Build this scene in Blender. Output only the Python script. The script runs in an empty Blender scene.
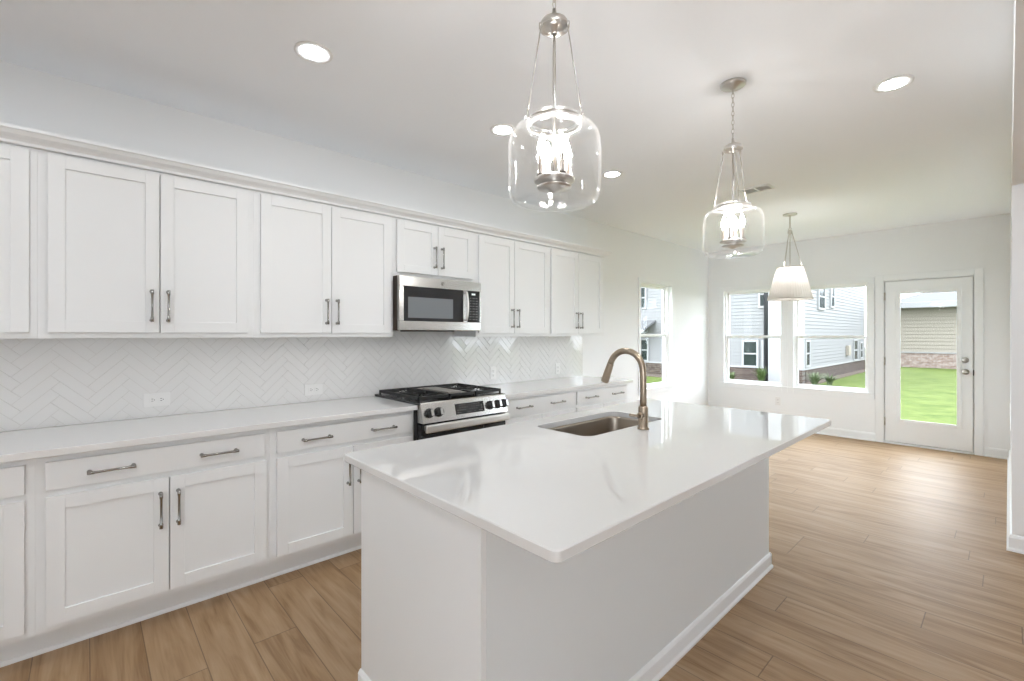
import bpy, bmesh, math, random
from mathutils import Vector, Matrix
C = bpy.context.scene
random.seed(7)

# ------------------------------------------------------------------ camera, world, exposure
CAM = (3.376, 0.0, 1.392)
cd = bpy.data.cameras.new('camera')
cd.sensor_width = 36.0
cd.lens = 460.0 / 1024.0 * 36.0
cd.shift_y = -6.0 / 1024.0
cd.clip_start = 0.02
cd.clip_end = 300
cam = bpy.data.objects.new('camera', cd)
C.collection.objects.link(cam)
cam.location = CAM
cam.rotation_euler = (math.radians(90), 0, math.radians(47.2))
C.camera = cam

SKY = 8.0
w = bpy.data.worlds.new('overcast_sky'); C.world = w; w.use_nodes = True
wn = w.node_tree.nodes; wl = w.node_tree.links
bg = wn['Background']; bg.inputs[0].default_value = (0.90, 0.965, 1.04, 1); bg.inputs[1].default_value = SKY

DOWNLIGHT = 88.0      # glowing lens of each recessed light
BULB = 225.0            # candle bulbs in the glass pendants
SHADE_BULB = 62.0
C.view_settings.view_transform = 'Standard'
C.view_settings.look = 'None'
C.view_settings.exposure = 0.28
C.view_settings.gamma = 1.0
C.view_settings.use_curve_mapping = False
C.cycles.max_bounces = 14
C.cycles.diffuse_bounces = 7
C.cycles.glossy_bounces = 5
C.cycles.transmission_bounces = 8
C.cycles.transparent_max_bounces = 16
C.cycles.sample_clamp_indirect = 6.0
C.cycles.caustics_reflective = False
C.cycles.use_denoising = True
C.cycles.denoiser = 'OPENIMAGEDENOISE'
C.cycles.denoising_prefilter = 'ACCURATE'
C.cycles.caustics_refractive = False

# ------------------------------------------------------------------ materials
def mat(name, col, rough=0.5, metal=0.0, spec=0.5, bump=None, coat=0.0, emit=None, var=None):
    m = bpy.data.materials.new(name); m.use_nodes = True
    nt = m.node_tree; b = nt.nodes['Principled BSDF']
    b.inputs['Base Color'].default_value = (*col, 1)
    b.inputs['Roughness'].default_value = rough
    b.inputs['Metallic'].default_value = metal
    b.inputs['Specular IOR Level'].default_value = spec
    b.inputs['Coat Weight'].default_value = coat
    if emit:
        b.inputs['Emission Color'].default_value = (*emit[0], 1)
        b.inputs['Emission Strength'].default_value = emit[1]
    tc = nt.nodes.new('ShaderNodeTexCoord')
    if bump:
        n = nt.nodes.new('ShaderNodeTexNoise'); n.inputs['Scale'].default_value = bump[0]; n.inputs['Detail'].default_value = 3
        nt.links.new(tc.outputs['Object'], n.inputs['Vector'])
        bp = nt.nodes.new('ShaderNodeBump'); bp.inputs['Strength'].default_value = bump[1]; bp.inputs['Distance'].default_value = 0.002
        nt.links.new(n.outputs['Fac'], bp.inputs['Height']); nt.links.new(bp.outputs['Normal'], b.inputs['Normal'])
    if var:                                     # (scale, second colour): soft mottling of the surface
        n = nt.nodes.new('ShaderNodeTexNoise'); n.inputs['Scale'].default_value = var[0]; n.inputs['Detail'].default_value = 4
        nt.links.new(tc.outputs['Object'], n.inputs['Vector'])
        mx = nt.nodes.new('ShaderNodeMix'); mx.data_type = 'RGBA'
        mx.inputs[6].default_value = (*col, 1); mx.inputs[7].default_value = (*var[1], 1)
        nt.links.new(n.outputs['Fac'], mx.inputs[0]); nt.links.new(mx.outputs[2], b.inputs['Base Color'])
    return m

def glass_mat(name, base, gain, tint=(1, 1, 1), rough=0.0, edge_glint=0.0):
    m = bpy.data.materials.new(name); m.use_nodes = True
    nt = m.node_tree; nt.nodes.clear()
    out = nt.nodes.new('ShaderNodeOutputMaterial'); mx = nt.nodes.new('ShaderNodeMixShader')
    tr = nt.nodes.new('ShaderNodeBsdfTransparent'); tr.inputs[0].default_value = (*tint, 1)
    gl = nt.nodes.new('ShaderNodeBsdfGlossy'); gl.inputs['Roughness'].default_value = rough
    lw = nt.nodes.new('ShaderNodeLayerWeight'); lw.inputs[0].default_value = 0.5
    p = nt.nodes.new('ShaderNodeMath'); p.operation = 'POWER'; p.inputs[1].default_value = 4
    ma = nt.nodes.new('ShaderNodeMath'); ma.operation = 'MULTIPLY_ADD'; ma.inputs[1].default_value = gain; ma.inputs[2].default_value = base
    nt.links.new(lw.outputs['Facing'], p.inputs[0]); nt.links.new(p.outputs[0], ma.inputs[0])
    nt.links.new(ma.outputs[0], mx.inputs[0]); nt.links.new(tr.outputs[0], mx.inputs[1]); nt.links.new(gl.outputs[0], mx.inputs[2])
    if edge_glint:  # white painted in towards the edges for bright glints on the glass
        df = nt.nodes.new('ShaderNodeBsdfDiffuse'); df.inputs[0].default_value = (0.95, 0.95, 0.95, 1)
        tl = nt.nodes.new('ShaderNodeBsdfTranslucent'); tl.inputs[0].default_value = (0.95, 0.95, 0.95, 1)
        ad = nt.nodes.new('ShaderNodeMixShader'); nt.links.new(df.outputs[0], ad.inputs[1]); nt.links.new(tl.outputs[0], ad.inputs[2])
        p2 = nt.nodes.new('ShaderNodeMath'); p2.operation = 'POWER'; p2.inputs[1].default_value = 5
        m2 = nt.nodes.new('ShaderNodeMath'); m2.operation = 'MULTIPLY_ADD'; m2.inputs[1].default_value = edge_glint; m2.inputs[2].default_value = edge_glint * 0.03
        mz = nt.nodes.new('ShaderNodeMixShader')
        nt.links.new(lw.outputs['Facing'], p2.inputs[0]); nt.links.new(p2.outputs[0], m2.inputs[0]); nt.links.new(m2.outputs[0], mz.inputs[0])
        nt.links.new(mx.outputs[0], mz.inputs[1]); nt.links.new(ad.outputs[0], mz.inputs[2]); mx = mz
    nt.links.new(mx.outputs[0], out.inputs[0])
    return m

def brick_mat(name, cols, mortar, plane):
    m = bpy.data.materials.new(name); m.use_nodes = True
    nt = m.node_tree; b = nt.nodes['Principled BSDF']; b.inputs['Roughness'].default_value = 0.9
    tc = nt.nodes.new('ShaderNodeTexCoord'); sp = nt.nodes.new('ShaderNodeSeparateXYZ'); cb = nt.nodes.new('ShaderNodeCombineXYZ')
    nt.links.new(tc.outputs['Object'], sp.inputs[0])
    nt.links.new(sp.outputs['X' if plane == 'x' else 'Y'], cb.inputs[0]); nt.links.new(sp.outputs['Z'], cb.inputs[1])
    br = nt.nodes.new('ShaderNodeTexBrick'); br.inputs['Scale'].default_value = 1
    br.inputs['Brick Width'].default_value = 0.22; br.inputs['Row Height'].default_value = 0.075
    br.inputs['Mortar Size'].default_value = 0.008; br.inputs['Mortar'].default_value = (*mortar, 1)
    br.inputs['Color1'].default_value = (*cols[0], 1); br.inputs['Color2'].default_value = (*cols[1], 1)
    nt.links.new(cb.outputs[0], br.inputs['Vector'])
    n = nt.nodes.new('ShaderNodeTexNoise'); n.inputs['Scale'].default_value = 7
    nt.links.new(cb.outputs[0], n.inputs['Vector'])
    mx = nt.nodes.new('ShaderNodeMix'); mx.data_type = 'RGBA'; mx.inputs[7].default_value = (*cols[2], 1)
    rp = nt.nodes.new('ShaderNodeMapRange'); rp.inputs[1].default_value = 0.45; rp.inputs[2].default_value = 0.65; rp.inputs[4].default_value = 0.75
    nt.links.new(n.outputs['Fac'], rp.inputs[0]); nt.links.new(rp.outputs[0], mx.inputs[0])
    nt.links.new(br.outputs['Color'], mx.inputs[6]); nt.links.new(mx.outputs[2], b.inputs['Base Color'])
    return m

def plank_mat():
    m = bpy.data.materials.new('oak_vinyl_plank'); m.use_nodes = True
    nt = m.node_tree; N = nt.nodes; L = nt.links; b = N['Principled BSDF']
    def math_(op, a, bb=None, c=None):
        n = N.new('ShaderNodeMath'); n.operation = op
        for i, v in enumerate((a, bb, c)):
            if v is None: continue
            if isinstance(v, (int, float)): n.inputs[i].default_value = v
            else: L.new(v, n.inputs[i])
        return n.outputs[0]
    tc = N.new('ShaderNodeTexCoord'); sp = N.new('ShaderNodeSeparateXYZ'); L.new(tc.outputs['Object'], sp.inputs[0])
    X, Y = sp.outputs['X'], sp.outputs['Y']
    W, LN = 0.181, 1.52
    ry = math_('DIVIDE', math_('ADD', Y, 20.079), W)
    row = math_('FLOOR', ry); fy = math_('FRACT', ry)
    wn1 = N.new('ShaderNodeTexWhiteNoise'); wn1.noise_dimensions = '1D'; L.new(row, wn1.inputs['W'])
    rx = math_('ADD', math_('DIVIDE', math_('ADD', X, 20.0), LN), wn1.outputs['Value'])
    col = math_('FLOOR', rx); fx = math_('FRACT', rx)
    cid = N.new('ShaderNodeCombineXYZ'); L.new(row, cid.inputs[0]); L.new(col, cid.inputs[1])
    wn2 = N.new('ShaderNodeTexWhiteNoise'); wn2.noise_dimensions = '2D'; L.new(cid.outputs[0], wn2.inputs['Vector'])
    rnd = wn2.outputs['Value']
    # grain: noise stretched along the board, shifted per board
    gv = N.new('ShaderNodeCombineXYZ')
    L.new(math_('MULTIPLY_ADD', X, 1.0, math_('MULTIPLY', rnd, 37.0)), gv.inputs[0])
    L.new(math_('MULTIPLY', Y, 9.0), gv.inputs[1]); L.new(math_('MULTIPLY', rnd, 11.0), gv.inputs[2])
    n1 = N.new('ShaderNodeTexNoise'); n1.inputs['Scale'].default_value = 1.6; n1.inputs['Detail'].default_value = 5; n1.inputs['Distortion'].default_value = 1.4
    L.new(gv.outputs[0], n1.inputs['Vector'])
    gv2 = N.new('ShaderNodeCombineXYZ')
    L.new(math_('MULTIPLY_ADD', X, 3.0, math_('MULTIPLY', rnd, 71.0)), gv2.inputs[0])
    L.new(math_('MULTIPLY', Y, 90.0), gv2.inputs[1])
    n2 = N.new('ShaderNodeTexNoise'); n2.inputs['Scale'].default_value = 1.5; n2.inputs['Detail'].default_value = 3
    L.new(gv2.outputs[0], n2.inputs['Vector'])
    fac = math_('ADD', math_('MULTIPLY', n1.outputs['Fac'], 1.15), math_('MULTIPLY', n2.outputs['Fac'], 0.35))
    fac = math_('ADD', fac, math_('MULTIPLY_ADD', rnd, 0.13, -0.29))
    cr = N.new('ShaderNodeValToRGB'); L.new(fac, cr.inputs[0])
    e = cr.color_ramp.elements
    e[0].position = 0.28; e[0].color = (0.255, 0.148, 0.068, 1)
    e[1].position = 0.80; e[1].color = (0.440, 0.305, 0.185, 1)
    k = e.new(0.52); k.color = (0.365, 0.234, 0.124, 1)
    # seams
    ey = math_('MINIMUM', fy, math_('SUBTRACT', 1.0, fy)); ex = math_('MINIMUM', fx, math_('SUBTRACT', 1.0, fx))
    seam = math_('MAXIMUM', math_('LESS_THAN', ey, 0.0115), math_('LESS_THAN', ex, 0.0016))
    mx = N.new('ShaderNodeMix'); mx.data_type = 'RGBA'; L.new(math_('MULTIPLY', seam, 0.62), mx.inputs[0])
    L.new(cr.outputs[0], mx.inputs[6]); mx.inputs[7].default_value = (0.10, 0.062, 0.034, 1)
    L.new(mx.outputs[2], b.inputs['Base Color'])
    L.new(math_('MULTIPLY_ADD', n2.outputs['Fac'], 0.12, 0.44), b.inputs['Roughness'])
    b.inputs['Specular IOR Level'].default_value = 0.5
    bp = N.new('ShaderNodeBump'); bp.inputs['Strength'].default_value = 0.25; bp.inputs['Distance'].default_value = 0.002
    L.new(math_('SUBTRACT', math_('MULTIPLY', n2.outputs['Fac'], 0.4), seam), bp.inputs['Height'])
    L.new(bp.outputs['Normal'], b.inputs['Normal'])
    return m

M = dict(
    wall=mat('wall_paint', (0.843, 0.852, 0.860), 0.75, bump=(180, 0.05)),
    ceiling=mat('ceiling_paint', (0.905, 0.925, 0.955), 0.9, bump=(120, 0.05)),
    trim=mat('trim_paint', (0.84, 0.855, 0.865), 0.35),
    vinyl=mat('window_vinyl', (0.86, 0.86, 0.855), 0.35),
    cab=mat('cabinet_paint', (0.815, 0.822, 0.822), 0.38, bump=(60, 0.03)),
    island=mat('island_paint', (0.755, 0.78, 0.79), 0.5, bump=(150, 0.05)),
    quartz=mat('white_quartz', (0.76, 0.755, 0.745), 0.0, spec=0.85, var=(220, (0.735, 0.73, 0.72))),
    tile=mat('glazed_tile', (0.78, 0.775, 0.765), 0.07, spec=0.55),
    grout=mat('grey_grout', (0.66, 0.645, 0.62), 0.9),
    nickel=mat('brushed_nickel', (0.50, 0.47, 0.43), 0.28, 1.0),
    pull=mat('satin_nickel_pull', (0.33, 0.32, 0.305), 0.13, 1.0),
    lampmetal=mat('brushed_nickel_lamp', (0.60, 0.575, 0.545), 0.30, 1.0),
    bronze=mat('champagne_bronze', (0.40, 0.33, 0.255), 0.30, 1.0),
    steel=mat('stainless_steel', (0.58, 0.57, 0.555), 0.25, 1.0),
    steelsoft=mat('satin_stainless', (0.80, 0.79, 0.77), 0.42, 1.0),
    steelsink=mat('satin_steel_basin', (0.38, 0.335, 0.285), 0.30, 1.0),
    black=mat('black_enamel', (0.012, 0.012, 0.013), 0.25),
    iron=mat('cast_iron', (0.018, 0.018, 0.018), 0.55, bump=(300, 0.3)),
    brown=mat('dark_brown_casing', (0.045, 0.030, 0.022), 0.45),
    blackglass=mat('black_glass', (0.018, 0.019, 0.021), 0.05, spec=0.6),
    mesh=mat('grey_oven_screen', (0.19, 0.205, 0.22), 0.18),
    mark=mat('grey_print', (0.20, 0.205, 0.21), 0.5),
    clock=mat('lit_clock', (0.6, 0.65, 0.65), 0.4, emit=((0.8, 0.9, 0.9), 0.35)),
    plastic=mat('white_plastic', (0.79, 0.785, 0.775), 0.35),
    slot=mat('outlet_slot', (0.05, 0.05, 0.05), 0.6),
    plank=plank_mat(),
    lens=mat('lamp_lens', (1, 1, 1), 0.5, emit=((0.93, 0.98, 1.03), DOWNLIGHT)),
    bulb=mat('glowing_bulb', (1, 1, 1), 0.3, emit=((1.0, 0.975, 0.95), BULB)),
    shadebulb=mat('glowing_shade_bulb', (1, 1, 1), 0.3, emit=((1.0, 0.97, 0.94), SHADE_BULB)),
    sleeve=mat('candle_sleeve', (0.07, 0.055, 0.042), 0.4),
    thinglass=glass_mat('clear_lamp_glass', 0.025, 0.5, (0.997, 0.998, 0.998), edge_glint=0.05),
    rimglass=glass_mat('thick_clear_glass', 0.10, 0.6, (0.99, 0.995, 0.995), edge_glint=0.22),
    pane=glass_mat('window_glass', 0.004, 0.15, (0.97, 0.98, 0.98)),
    dark=mat('vent_dark', (0.60, 0.60, 0.60), 0.7),
    # outside
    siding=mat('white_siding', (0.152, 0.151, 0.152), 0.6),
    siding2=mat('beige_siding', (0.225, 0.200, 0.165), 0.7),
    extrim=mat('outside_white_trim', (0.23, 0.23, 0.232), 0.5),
    exglass=mat('outside_window_glass', (0.010, 0.014, 0.014), 0.15, spec=0.12, var=(2.5, (0.022, 0.030, 0.027))),
    gutter=mat('dark_downspout', (0.022, 0.022, 0.026), 0.5),
    roof=mat('grey_shingle', (0.080, 0.081, 0.084), 0.9, var=(30, (0.105, 0.105, 0.108))),
    soil=mat('brown_mulch', (0.045, 0.030, 0.021), 0.95, bump=(40, 1.0), var=(14, (0.09, 0.065, 0.048))),
    concrete=mat('pale_concrete', (0.45, 0.45, 0.44), 0.9, bump=(40, 0.3)),
    leaf=mat('pale_green_leaf', (0.05, 0.08, 0.03), 0.6, var=(8, (0.12, 0.14, 0.08))),
    leaf2=mat('bright_green_leaf', (0.035, 0.07, 0.013), 0.6, var=(8, (0.075, 0.11, 0.03))),
    brickx=brick_mat('brick_facing_house', ((0.044, 0.026, 0.019), (0.073, 0.049, 0.038), (0.029, 0.019, 0.015)), (0.093, 0.084, 0.075), 'x'),
    bricky=brick_mat('brick_side_wall', ((0.035, 0.019, 0.014), (0.054, 0.035, 0.027), (0.021, 0.014, 0.011)), (0.071, 0.062, 0.055), 'y'),
    brickp=brick_mat('pale_pink_brick', ((0.184, 0.120, 0.097), (0.267, 0.215, 0.189), (0.138, 0.097, 0.083)), (0.286, 0.262, 0.238), 'x'),
)
# lawn
def lawn_mat():
    m = bpy.data.materials.new('mown_grass'); m.use_nodes = True
    nt = m.node_tree; b = nt.nodes['Principled BSDF']; b.inputs['Roughness'].default_value = 0.9; b.inputs['Specular IOR Level'].default_value = 0.1
    tc = nt.nodes.new('ShaderNodeTexCoord')
    n = nt.nodes.new('ShaderNodeTexNoise'); n.inputs['Scale'].default_value = 1.6; n.inputs['Detail'].default_value = 9; n.inputs['Roughness'].default_value = 0.85
    nt.links.new(tc.outputs['Object'], n.inputs['Vector'])
    cr = nt.nodes.new('ShaderNodeValToRGB'); e = cr.color_ramp.elements
    e[0].position = 0.36; e[0].color = (0.040, 0.066, 0.011, 1); e[1].position = 0.64; e[1].color = (0.118, 0.142, 0.044, 1)
    nt.links.new(n.outputs['Fac'], cr.inputs[0]); nt.links.new(cr.outputs[0], b.inputs['Base Color'])
    n2 = nt.nodes.new('ShaderNodeTexNoise'); n2.inputs['Scale'].default_value = 40
    nt.links.new(tc.outputs['Object'], n2.inputs['Vector'])
    bp = nt.nodes.new('ShaderNodeBump'); bp.inputs['Strength'].default_value = 0.8; bp.inputs['Distance'].default_value = 0.03
    nt.links.new(n2.outputs['Fac'], bp.inputs['Height']); nt.links.new(bp.outputs['Normal'], b.inputs['Normal'])
    return m
M['lawn'] = lawn_mat()
# fabric shade
def shade_mat():
    m = bpy.data.materials.new('pleated_linen'); m.use_nodes = True
    nt = m.node_tree; nt.nodes.clear()
    out = nt.nodes.new('ShaderNodeOutputMaterial'); mx = nt.nodes.new('ShaderNodeMixShader'); mx.inputs[0].default_value = 0.45
    d = nt.nodes.new('ShaderNodeBsdfDiffuse'); d.inputs[0].default_value = (0.86, 0.83, 0.79, 1)
    t = nt.nodes.new('ShaderNodeBsdfTranslucent'); t.inputs[0].default_value = (0.34, 0.325, 0.31, 1)
    nt.links.new(d.outputs[0], mx.inputs[1]); nt.links.new(t.outputs[0], mx.inputs[2]); nt.links.new(mx.outputs[0], out.inputs[0])
    return m
M['shade'] = shade_mat()

# ------------------------------------------------------------------ mesh helpers
def B(): return bmesh.new()

def box(bm, x0, x1, y0, y1, z0, z1, bev=0.0, mi=0):
    x0, x1 = sorted((x0, x1)); y0, y1 = sorted((y0, y1)); z0, z1 = sorted((z0, z1))
    vs = [bm.verts.new(p) for p in ((x0, y0, z0), (x1, y0, z0), (x1, y1, z0), (x0, y1, z0), (x0, y0, z1), (x1, y0, z1), (x1, y1, z1), (x0, y1, z1))]
    fs = [bm.faces.new([vs[i] for i in q]) for q in ((0, 3, 2, 1), (4, 5, 6, 7), (0, 1, 5, 4), (1, 2, 6, 5), (2, 3, 7, 6), (3, 0, 4, 7))]
    for f in fs: f.material_index = mi
    if bev:
        es = list({e for f in fs for e in f.edges})
        bmesh.ops.bevel(bm, geom=es, offset=bev, segments=2, profile=0.6, affect='EDGES')

def tube(bm, pts, r, seg=10, cap=True, mi=0):
    pts = [Vector(p) for p in pts]
    rs = r if isinstance(r, (list, tuple)) else [r] * len(pts)
    prev = None; rings = []
    for i, p in enumerate(pts):
        t = (pts[min(i + 1, len(pts) - 1)] - pts[max(i - 1, 0)]).normalized()
        if prev is None:
            a = Vector((0, 0, 1)) if abs(t.z) < 0.9 else Vector((1, 0, 0))
            n = t.cross(a).normalized()
        else:
            n = (prev - t * prev.dot(t))
            n = n.normalized() if n.length > 1e-6 else t.orthogonal().normalized()
        prev = n; bn = t.cross(n)
        rings.append([bm.verts.new(p + (n * math.cos(k * math.tau / seg) + bn * math.sin(k * math.tau / seg)) * rs[i]) for k in range(seg)])
    for a, b in zip(rings, rings[1:]):
        for k in range(seg):
            f = bm.faces.new((a[k], a[(k + 1) % seg], b[(k + 1) % seg], b[k])); f.smooth = True; f.material_index = mi
    if cap:
        bm.faces.new(rings[0][::-1]).material_index = mi; bm.faces.new(rings[-1]).material_index = mi

def lathe(bm, prof, c=(0, 0, 0), seg=40, smooth=True, closed=False, mi=0):
    rings = []
    for r, z in prof:
        if r < 1e-6: rings.append([bm.verts.new((c[0], c[1], c[2] + z))])
        else: rings.append([bm.verts.new((c[0] + r * math.cos(k * math.tau / seg), c[1] + r * math.sin(k * math.tau / seg), c[2] + z)) for k in range(seg)])
    pairs = list(zip(rings, rings[1:])) + ([(rings[-1], rings[0])] if closed else [])
    for a, b in pairs:
        for k in range(seg):
            k2 = (k + 1) % seg
            vs = [a[0]] if len(a) == 1 else [a[k], a[k2]]
            vs += [b[0]] if len(b) == 1 else [b[k2], b[k]]
            if len(vs) > 2:
                f = bm.faces.new(vs); f.smooth = smooth; f.material_index = mi

def prism(bm, poly, axis, a0, a1, mi=0):
    # poly in the two other axes (in order), extruded along axis
    def P(p, a):
        return {'x': (a, p[0], p[1]), 'y': (p[0], a, p[1]), 'z': (p[0], p[1], a)}[axis]
    A = [bm.verts.new(P(p, a0)) for p in poly]; Bv = [bm.verts.new(P(p, a1)) for p in poly]
    n = len(poly)
    for k in range(n):
        bm.faces.new((A[k], A[(k + 1) % n], Bv[(k + 1) % n], Bv[k])).material_index = mi
    bm.faces.new(A[::-1]).material_index = mi; bm.faces.new(Bv).material_index = mi

def root_loc(o):
    while o.parent: o = o.parent
    return o.location

def obj(name, bm, m, parent=None, loc=None, fix=True):
    if fix: bmesh.ops.recalc_face_normals(bm, faces=bm.faces[:])
    off = Vector(root_loc(parent)) if parent else Vector(loc or (0, 0, 0))
    bmesh.ops.translate(bm, verts=bm.verts[:], vec=-off)
    me = bpy.data.meshes.new(name); bm.to_mesh(me); bm.free()
    for x in (m if isinstance(m, (list, tuple)) else [m]): me.materials.append(x)
    o = bpy.data.objects.new(name, me); C.collection.objects.link(o)
    if parent: o.parent = parent
    else: o.location = off
    return o

def tag(o, label, cat, group=None, kind=None):
    o['label'] = label; o['category'] = cat
    if group: o['group'] = group
    if kind: o['kind'] = kind
    return o

def thing(name, label, cat, loc=(0, 0, 0), group=None, kind=None):
    o = bpy.data.objects.new(name, None); C.collection.objects.link(o); o.location = loc; o.empty_display_size = 0.1
    return tag(o, label, cat, group, kind)

def struct(name, bm, m, label, cat, loc=None):
    return tag(obj(name, bm, m, None, loc), label, cat, kind='structure')

# ------------------------------------------------------------------ room shell
CEIL = 2.743; YB = 7.55; YR = -2.6; XL = 8.2; XW0, XW1 = 3.39, 3.52; YJ = 4.38; HDR = 2.352
bm = B(); box(bm, -0.14, XW1, YR - 0.14, YB + 0.14, -0.12, 0); box(bm, XW1, XL + 0.14, YR - 0.14, YJ + 0.14, -0.12, 0)
struct('floor', bm, M['plank'], 'light brown oak plank floor running across the room', 'floor')
bm = B(); box(bm, -0.14, XW1, YR - 0.14, YB + 0.14, CEIL, CEIL + 0.12); box(bm, XW1, XL + 0.14, YR - 0.14, YJ + 0.14, CEIL, CEIL + 0.12)
struct('ceiling', bm, M['ceiling'], 'flat white painted ceiling over the kitchen', 'ceiling')

def wall_panel(holes, s0, s1, z0, z1, put):
    bm = B()
    cur = s0
    for a, b, c, d in sorted(holes):
        if a > cur: put(bm, cur, a, z0, z1)
        if c > z0: put(bm, a, b, z0, c)
        if d < z1: put(bm, a, b, d, z1)
        cur = b
    if cur < s1: put(bm, cur, s1, z0, z1)
    return bm
WT = 0.14
SW = (5.475, 6.32, 0.645, 2.105)
bmw = wall_panel([SW], YR, YB, 0, CEIL, lambda bm, a, b, c, d: box(bm, -WT, 0, a, b, c, d))
struct('wall_left', bmw, M['wall'], 'long white wall behind the white cabinets', 'wall')
W1 = (0.255, 1.105, 0.62, 2.085); W2 = (1.245, 2.125, 0.62, 2.085); DR = (2.275, 3.115, 0.0, 2.085)
bmw = wall_panel([W1, W2, DR], -WT, XW1, 0, CEIL, lambda bm, a, b, c, d: box(bm, a, b, YB, YB + WT, c, d))
struct('wall_back', bmw, M['wall'], 'far white wall with paired windows and glazed door', 'wall')
W4 = (4.78, 5.58, 0.72, 1.98); W5 = (5.70, 6.50, 0.72, 1.98)
bm = wall_panel([W4, W5], YJ, YB, 0, CEIL, lambda bm, a, b, c, d: box(bm, XW0, XW1, a, b, c, d))
box(bm, XW1, XL + WT, YJ, YJ + WT, 0, CEIL)
box(bm, XW0, XW1, YR, YJ, HDR, CEIL)
struct('wall_right', bm, M['wall'], 'white wall corner and header of the wide opening at right', 'wall')
# unseen rest of the house: rear and living room walls, openings added for daylight
bmw = wall_panel([(4.6, 6.4, 0.5, 2.3)], -WT, XL + WT, 0, CEIL, lambda bm, a, b, c, d: box(bm, a, b, YR - WT, YR, c, d))
struct('wall_rear', bmw, M['wall'], 'wall behind the viewer with an added opening for daylight', 'wall')
bmw = wall_panel([(-2.5, -1.3, 1.0, 2.3)], YR, YJ, 0, CEIL, lambda bm, a, b, c, d: box(bm, XL, XL + WT, a, b, c, d))
struct('wall_living', bmw, M['wall'], 'far wall of the adjoining room with an added opening for daylight', 'wall')

# baseboards: moulded profile (thickness d, height z)
BBP = [(0, 0), (0.024, 0), (0.024, 0.012), (0.015, 0.022), (0.015, 0.085), (0.009, 0.102), (0, 0.106)]
bm = B(); prism(bm, [(d, z) for d, z in BBP], 'y', 4.262, YB)
struct('baseboard_left', bm, M['trim'], 'white baseboard along the wall below the side window', 'baseboard')
bm = B()
for a, b in ((0.024, 2.195), (3.185, XW0 - 0.024)): prism(bm, [(YB - d, z) for d, z in BBP], 'x', a, b)
struct('baseboard_back', bm, M['trim'], 'white baseboard of the far wall either side of the door', 'baseboard')
bm = B()
path = [((XW0, YB - 0.0), (-1, 0)), ((XW0, YJ), (-1, -1)), ((XL, YJ), (0, -1))]
rows = [[bm.verts.new((p[0] + n_[0] * d, p[1] + n_[1] * d, z)) for d, z in BBP] for p, n_ in path]
for a, b in zip(rows, rows[1:]):
    for k in range(len(BBP) - 1): bm.faces.new((a[k], a[k + 1], b[k + 1], b[k]))
struct('baseboard_right', bm, M['trim'], 'white baseboard wrapping the wall corner at the right edge', 'baseboard')

# ------------------------------------------------------------------ windows
def mback(a, b, d0, d1, z0, z1): return (a, b, YB + d0, YB + d1, z0, z1)
def mright(a, b, d0, d1, z0, z1): return (XW0 + d0, XW0 + d1, a, b, z0, z1)
def mleft(a, b, d0, d1, z0, z1): return (-d1, -d0, a, b, z0, z1)
def window(name, op, mp, cl, cr_, label, proud=0.016):
    a, b, c, d = op
    cx, cz = (a + b) / 2, c
    base = mp(cx, cx, 0.05, 0.05, cz, cz)
    t = thing(name, label, 'window', (base[0], base[2], base[4]), kind='structure')
    bm = B()
    for q in ((a, a + 0.02, c, d), (b - 0.02, b, c, d), (a + 0.02, b - 0.02, c, c + 0.02), (a + 0.02, b - 0.02, d - 0.02, d)):
        box(bm, *mp(q[0], q[1], 0.045, 0.135, q[2], q[3]), bev=0.002)
    obj('window_frame', bm, M['vinyl'], t)
    bm = B()                                     # inside casing with sill and apron
    box(bm, *mp(a - cl, a + 0.006, -proud, 0.0, c - 0.075, d + 0.055), bev=0.003)
    box(bm, *mp(b - 0.006, b + cr_, -proud, 0.0, c - 0.075, d + 0.055), bev=0.003)
    box(bm, *mp(a + 0.006, b - 0.006, -proud, 0.0, d - 0.006, d + 0.055), bev=0.003)
    box(bm, *mp(a + 0.006, b - 0.006, -proud, 0.0, c - 0.075, c - 0.012), bev=0.003)
    obj('casing', bm, M['trim'], t)
    bm = B(); box(bm, *mp(a - cl, b + cr_, -proud * 1.75, 0.045, c - 0.012, c + 0.006), bev=0.003)
    obj('sill', bm, M['trim'], t)
    mid = (c + d) / 2 + 0.005
    for nm, d0, z0, z1 in (('upper_sash', 0.095, mid - 0.02, d - 0.02), ('lower_sash', 0.06, c + 0.02, mid + 0.02)):
        x0, x1 = a + 0.02, b - 0.02; s = 0.027
        bm = B()
        for q in ((x0, x0 + s, z0, z1), (x1 - s, x1, z0, z1), (x0 + s, x1 - s, z0, z0 + s + 0.006), (x0 + s, x1 - s, z1 - s, z1)):
            box(bm, *mp(q[0], q[1], d0, d0 + 0.032, q[2], q[3]), bev=0.002)
        so = obj(nm, bm, M['vinyl'], t)
        bm = B(); box(bm, *mp(x0 + s, x1 - s, d0 + 0.014, d0 + 0.018, z0 + s, z1 - s))
        obj('pane', bm, M['pane'], so)
    return t
window('window_1', SW, mleft, 0.045, 0.075, 'narrow white sash window in the long wall beyond the cabinets')
window('window_2', W1, mback, 0.065, 0.07, 'left sash window of the pair in the far wall')
window('window_3', W2, mback, 0.07, 0.06, 'right sash window of the pair, next to the glazed door')
window('window_4', W4, mright, 0.075, 0.045, 'nearer sash window in the right wall of the dining nook', 0.004)
window('window_5', W5, mright, 0.045, 0.075, 'farther sash window in the right wall of the dining nook', 0.004)

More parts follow.
